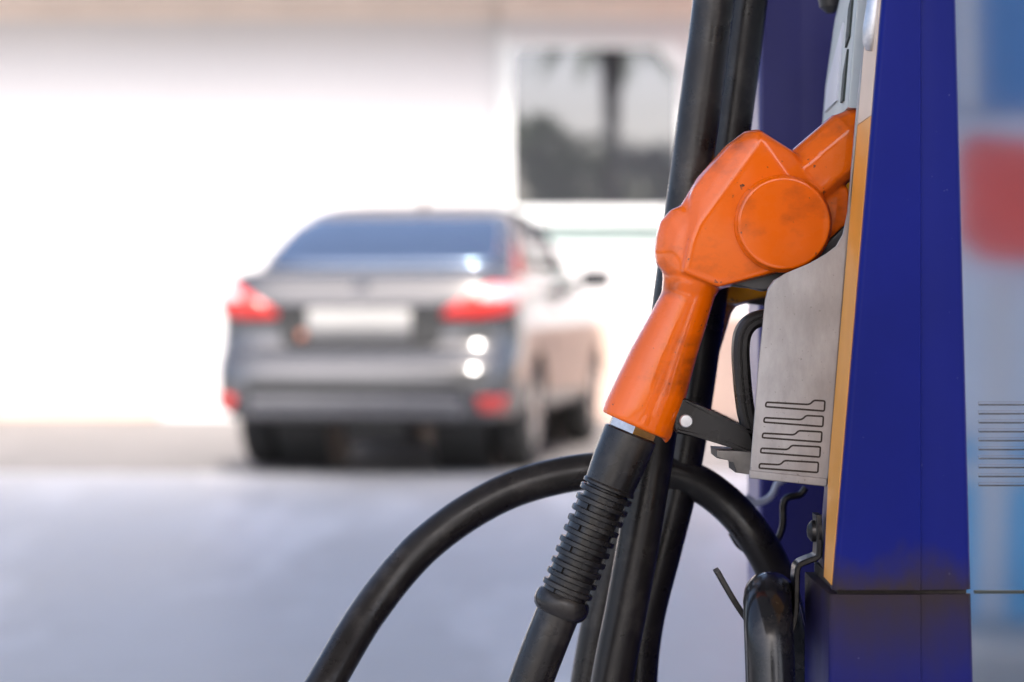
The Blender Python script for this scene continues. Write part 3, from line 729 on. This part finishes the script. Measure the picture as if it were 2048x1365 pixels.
    bpy.context.view_layer.update(); dg = bpy.context.evaluated_depsgraph_get()
    nm = bpy.data.meshes.new_from_object(body.evaluated_get(dg)); body.modifiers.clear(); body.data = nm
    for p in nm.polygons: p.use_smooth = True
    # round cap on the cheek
    c = Q(1557, 450, 0)
    R = 93*SN
    lathe('disc_cap', c+Vector((0, -.020, 0)), c+Vector((0, -.05, 0)), [(0, R*1.04), (.008, R*1.035), (.0092, R*1.0), (.0098, R*.985), (.0128, R*.985), (.0140, R*.965), (.0143, R*.94), (.0143, R*.90), (.0143, R*.5), (.0143, .001)], M['orange'], nz, 64, 50)
    # dark rubber at spout end and under the disc
    slab('valve_housing', [Q(x, y, -.014) for x, y in ((1452, 572), (1484, 552), (1545, 545), (1600, 540), (1560, 575), (1525, 583), (1500, 577))], (0, .028, 0), M['darkgrey'], nz, .002, 3)
    slab('valve_housing', [Q(x, y, -.016) for x, y in ((1640, 495), (1692, 445), (1690, 480), (1640, 520), (1600, 535))], (0, .03, 0), M['darkgrey'], nz, .002, 3)
    lathe('spout', Q(1695, 285), Q(1790, 205), [(0, .012), (.055, .0118), (.058, .0105)], M['pin'], nz, 20)
    # lever foot with its pin, and the curved trigger guard
    bar = [(1360, 794), (1372, 797), (1425, 823), (1470, 846), (1512, 863), (1540, 880), (1540, 925), (1500, 912), (1455, 893), (1400, 876), (1352, 866), (1345, 855), (1347, 830)]
    gd = slab('guard_bar', [Q(x, y, -.010) for x, y in bar], (0, .020, 0), M['black'], nz, .0022, 3)
    slab('bar_rib', [Q(x, y, -.0112) for x, y in ((1352, 856), (1400, 868), (1455, 884), (1510, 903), (1510, 909), (1455, 891), (1400, 875), (1352, 864))], (0, .0225, 0), M['black'], gd, .0008, 2)
    slab('bar_rib', [Q(x, y, -.0112) for x, y in ((1362, 797), (1372, 800), (1425, 826), (1470, 849), (1510, 866), (1510, 871), (1470, 854), (1425, 831), (1372, 805))], (0, .0225, 0), M['black'], gd, .0008, 2)
    pc = Q(1370, 841, -.0095); r = 13.5*SN
    lathe('pivot_pin', pc, pc+Vector((0, -.01, 0)), [(0, r), (.0022, r), (.003, r*.85), (.0032, .0005)], M['pin'], gd, 28)
    path = cr([Q(1560, 634), Q(1528, 636), Q(1502, 645), Q(1486, 666), Q(1481, 700), Q(1483, 745), Q(1487, 790), Q(1494, 835), Q(1510, 880)], 8)
    h = 17*SN
    prof = [(-.010, -h*.55), (-.0085, -h*.95), (-.003, -h), (.003, -h), (.0085, -h*.95), (.010, -h*.55), (.010, h*.55), (.0085, h*.95), (-.0085, h*.95), (-.010, h*.55), (-.010, h*.05), (-.0085, -h*.02), (-.0085, -h*.12), (-.010, -h*.2)]
    tube('trigger_guard', path, prof, M['black'], nz, smooth=30)
    # chrome union nut under the grip
    ad = Vector((-.376, .927))
    def A(t, side=0): return Q(1268+ad.x*t-ad.y*0+.927*side, 851+ad.y*t+.376*side)
    lathe('union_nut', A(-14), A(100), [(0, 46*SN), (4*SN, 53*SN), (29*SN, 53*SN), (33*SN, 49*SN)], M['chrome'], nz, 6, 25)
    return nz
noz = make_nozzle('orange fuel nozzle with round cap, hanging in the cast metal holster')
noz2 = copy_tree(noz)
noz2['label'] = 'yellow-orange fuel nozzle mostly hidden behind the orange one'
noz2.location = noz.location+Vector((.026, .165, -.012))
for ch in list(noz2.children):
    if ch.name.startswith('trigger_guard'): bpy.data.objects.remove(ch); continue
    if ch.name.startswith(('body', 'disc_cap')):
        ch.data = ch.data.copy(); ch.data.materials.clear(); ch.data.materials.append(M['yellow'])

# ------------------------------------------------------------------ hoses
def hose(label, path, r=.0148, mat='rubber', loc=None):
    h = empty('fuel_hose', loc or path[0], label, 'fuel hose', 'black fuel hoses')
    tube('tube', path, circ(r, 28), M[mat], h)
    return h
ad = Vector((-.376, .927))
def A(t): return P(1268+ad.x*t, 851+ad.y*t, YN)
# hose 1: from the nozzle down, a U below the frame, and up past the nozzle to the mast
pa = [A(60), A(200), A(395), P(1062, 1365, YN), P(1000, 1550, 1.635), P(960, 1800, 1.645), P(985, 2080, 1.66), P(1060, 2180, 1.675), P(1130, 2050, 1.69), P(1170, 1750, 1.70),
      P(1218, 1400, 1.70), P(1256, 1200, 1.70), P(1291, 1000, 1.70), P(1324, 780, 1.70), P(1349, 590, 1.70), P(1372, 420, 1.70), P(1402, 200, 1.70), P(1428, 0, 1.70), P(1470, -350, 1.70), P(1540, -900, 1.72), P(1590, -2000, 1.72), P(1600, -2450, 1.72)]
h1 = hose('black hose running from the orange nozzle down and back up in front', cr(pa, 14), .0148)
br = lathe('bend_restrictor', A(16), A(200), [(0, 50*SN), (3*SN, 54.5*SN), (60*SN, 54.5*SN), (112*SN, 51*SN), (116*SN, 54*SN), (121*SN, 54*SN), (124*SN, 43*SN), (380*SN, 42*SN)], M['boot'], h1, 40)
axis3 = (A(100)-A(0)).normalized(); ey = Vector((0, 1, 0)); ex = axis3.cross(ey)
NR = 10
for k in range(NR):
    t0 = 148+k*22.6; rr = 55-k*.25
    lathe('ring', A(t0-5.2), A(t0+100), [(0, 41*SN), (.4*SN, (rr-2)*SN), (2*SN, rr*SN), (10*SN, rr*SN), (12*SN, (rr-2)*SN), (12.4*SN, 41*SN)], M['boot'], br, 40)
    # bridges between the rings, turned a quarter from row to row
    bm = bmesh.new()
    for q in range(2):
        an = math.radians(200 if k % 2 else 290)+math.pi*q
        seg = []
        for e in (-.62, -.3, 0, .3, .62):
            for (tt, r2) in ((t0+3, 40), (t0+3, rr-5.5), (t0+19.5, rr-5.5), (t0+19.5, 40)):
                d = ex*math.cos(an+e)+ey*math.sin(an+e); seg.append(bm.verts.new(A(tt)+d*r2*SN))
        for i in range(4):
            for j in range(4): bm.faces.new((seg[i*4+j], seg[i*4+(j+1) % 4], seg[i*4+4+(j+1) % 4], seg[i*4+4+j]))
        bm.faces.new(seg[0:4]); bm.faces.new(seg[16:20])
    from_bm('bridge', bm, M['boot'], br, 35)
lathe('cuff', A(366), A(500), [(0, 47*SN), (1*SN, 51*SN), (6*SN, 54.5*SN), (16*SN, 57*SN), (26*SN, 56.5*SN), (36*SN, 52.5*SN), (42*SN, 46*SN)], M['boot'], br, 40)
# hose 2: behind hose 1, to the hidden nozzle
pb2 = [P(1268+50+ad.x*40, 851+20+ad.y*40, 1.797), P(1270, 1010, 1.797), P(1228, 1130, 1.80), P(1192, 1290, 1.80), P(1160, 1500, 1.80), P(1140, 1750, 1.80), P(1165, 1950, 1.795), P(1215, 1960, 1.785), P(1245, 1800, 1.78), P(1270, 1560, 1.775),
       P(1276, 1365, 1.77), P(1290, 1240, 1.77), P(1325, 1100, 1.77), P(1355, 980, 1.77), P(1379, 850, 1.77), P(1408, 650, 1.77), P(1436, 450, 1.77), P(1464, 255, 1.77), P(1497, 0, 1.77), P(1540, -350, 1.77), P(1590, -900, 1.77), P(1600, -2300, 1.77)]
hose('black hose hanging just behind the front hose, reaching the top edge', cr(pb2, 14), .0142)
# hose 3: the wide arch that rests in the wire hook
pc3 = [P(470, 2050, 1.60), P(505, 1700, 1.64), P(585, 1480, 1.68), P(652, 1365, 1.70), P(740, 1220, 1.73), P(850, 1090, 1.75), P(990, 995, 1.76), P(1130, 950, 1.765), P(1270, 940, 1.765), P(1370, 955, 1.765), P(1450, 1005, 1.765),
       P(1510, 1075, 1.76), P(1550, 1150, 1.765), P(1580, 1260, 1.775), P(1595, 1400, 1.785), P(1600, 1700, 1.80), P(1640, 2100, 1.80), P(1800, 2400, 1.80)]
hose('black hose arching across the forecourt view into the wire hook', cr(pc3, 14), .0134)
# hose 4: glossy loop hung over the flat hook, seen end on
yc4 = 1.60
pd4 = [P(1560, 2400, 1.50), P(1556, 1900, 1.515), P(1546, 1600, 1.525), P(1541, 1365, 1.535), P(1537, 1250, 1.545), P(1535, 1200, 1.57), P(1538, 1191, 1.60), P(1548, 1200, 1.635), P(1566, 1270, 1.655), P(1580, 1400, 1.665), P(1590, 1700, 1.67), P(1650, 2300, 1.67)]
hose('glossy black hose doubled over the flat steel hook at the bottom', cr(pd4, 14), .0158, 'rubber_gloss')

# ------------------------------------------------------------------ hooks
def strip(name, pts, wy, th, mat, par):
    path = cr(pts, 8); prof = [(-wy, -th*.6), (-wy*.9, -th), (wy*.9, -th), (wy, -th*.6), (wy, th*.6), (wy*.9, th), (-wy*.9, th), (-wy, th*.6)]
    return tube(name, path, prof, mat, par, smooth=30)
YH = 1.60
fh = [P(x, y, YH) for x, y in ((1634, 1028), (1635, 1060), (1635, 1098), (1631, 1112), (1612, 1120), (1596, 1128), (1591, 1142), (1590, 1180), (1588, 1225), (1578, 1262), (1555, 1282), (1525, 1272), (1494, 1240), (1470, 1205), (1448, 1168), (1433, 1141))]
hk = strip('hose_hook', fh, .011, .0019, M['iron'], disp)
bolt_c = P(1628, 1062, YH)
lathe('bolt', bolt_c+Vector((.004, -.002, 0)), bolt_c+Vector((-.02, -.002, 0)), [(0, .0105), (.002, .0105), (.0022, .0075), (.006, .007), (.0085, .004), (.009, .001)], M['iron'], hk, 18)
rod = [P(x, y, 1.79) for x, y in ((1612, 976), (1600, 990), (1575, 996), (1567, 1012), (1566, 1050), (1556, 1078), (1535, 1098), (1505, 1104), (1480, 1092), (1462, 1065))]
tube('wire_hook', cr(rod, 8), circ(.0026, 12), M['iron'], disp)
rod2 = [P(x, y, 1.88) for x, y in ((1580, 950), (1556, 968), (1548, 985), (1535, 999), (1512, 1006), (1490, 995))]
tube('wire_hook', cr(rod2, 8), circ(.003, 12), M['palewhite'], disp)
slab('drip_tray_edge', [P(x, y, 1.70) for x, y in ((1630, 1120), (1634, 1120), (1640, 1500), (1630, 1500))], (0, .004, 0), M['iron'], disp, .0005)
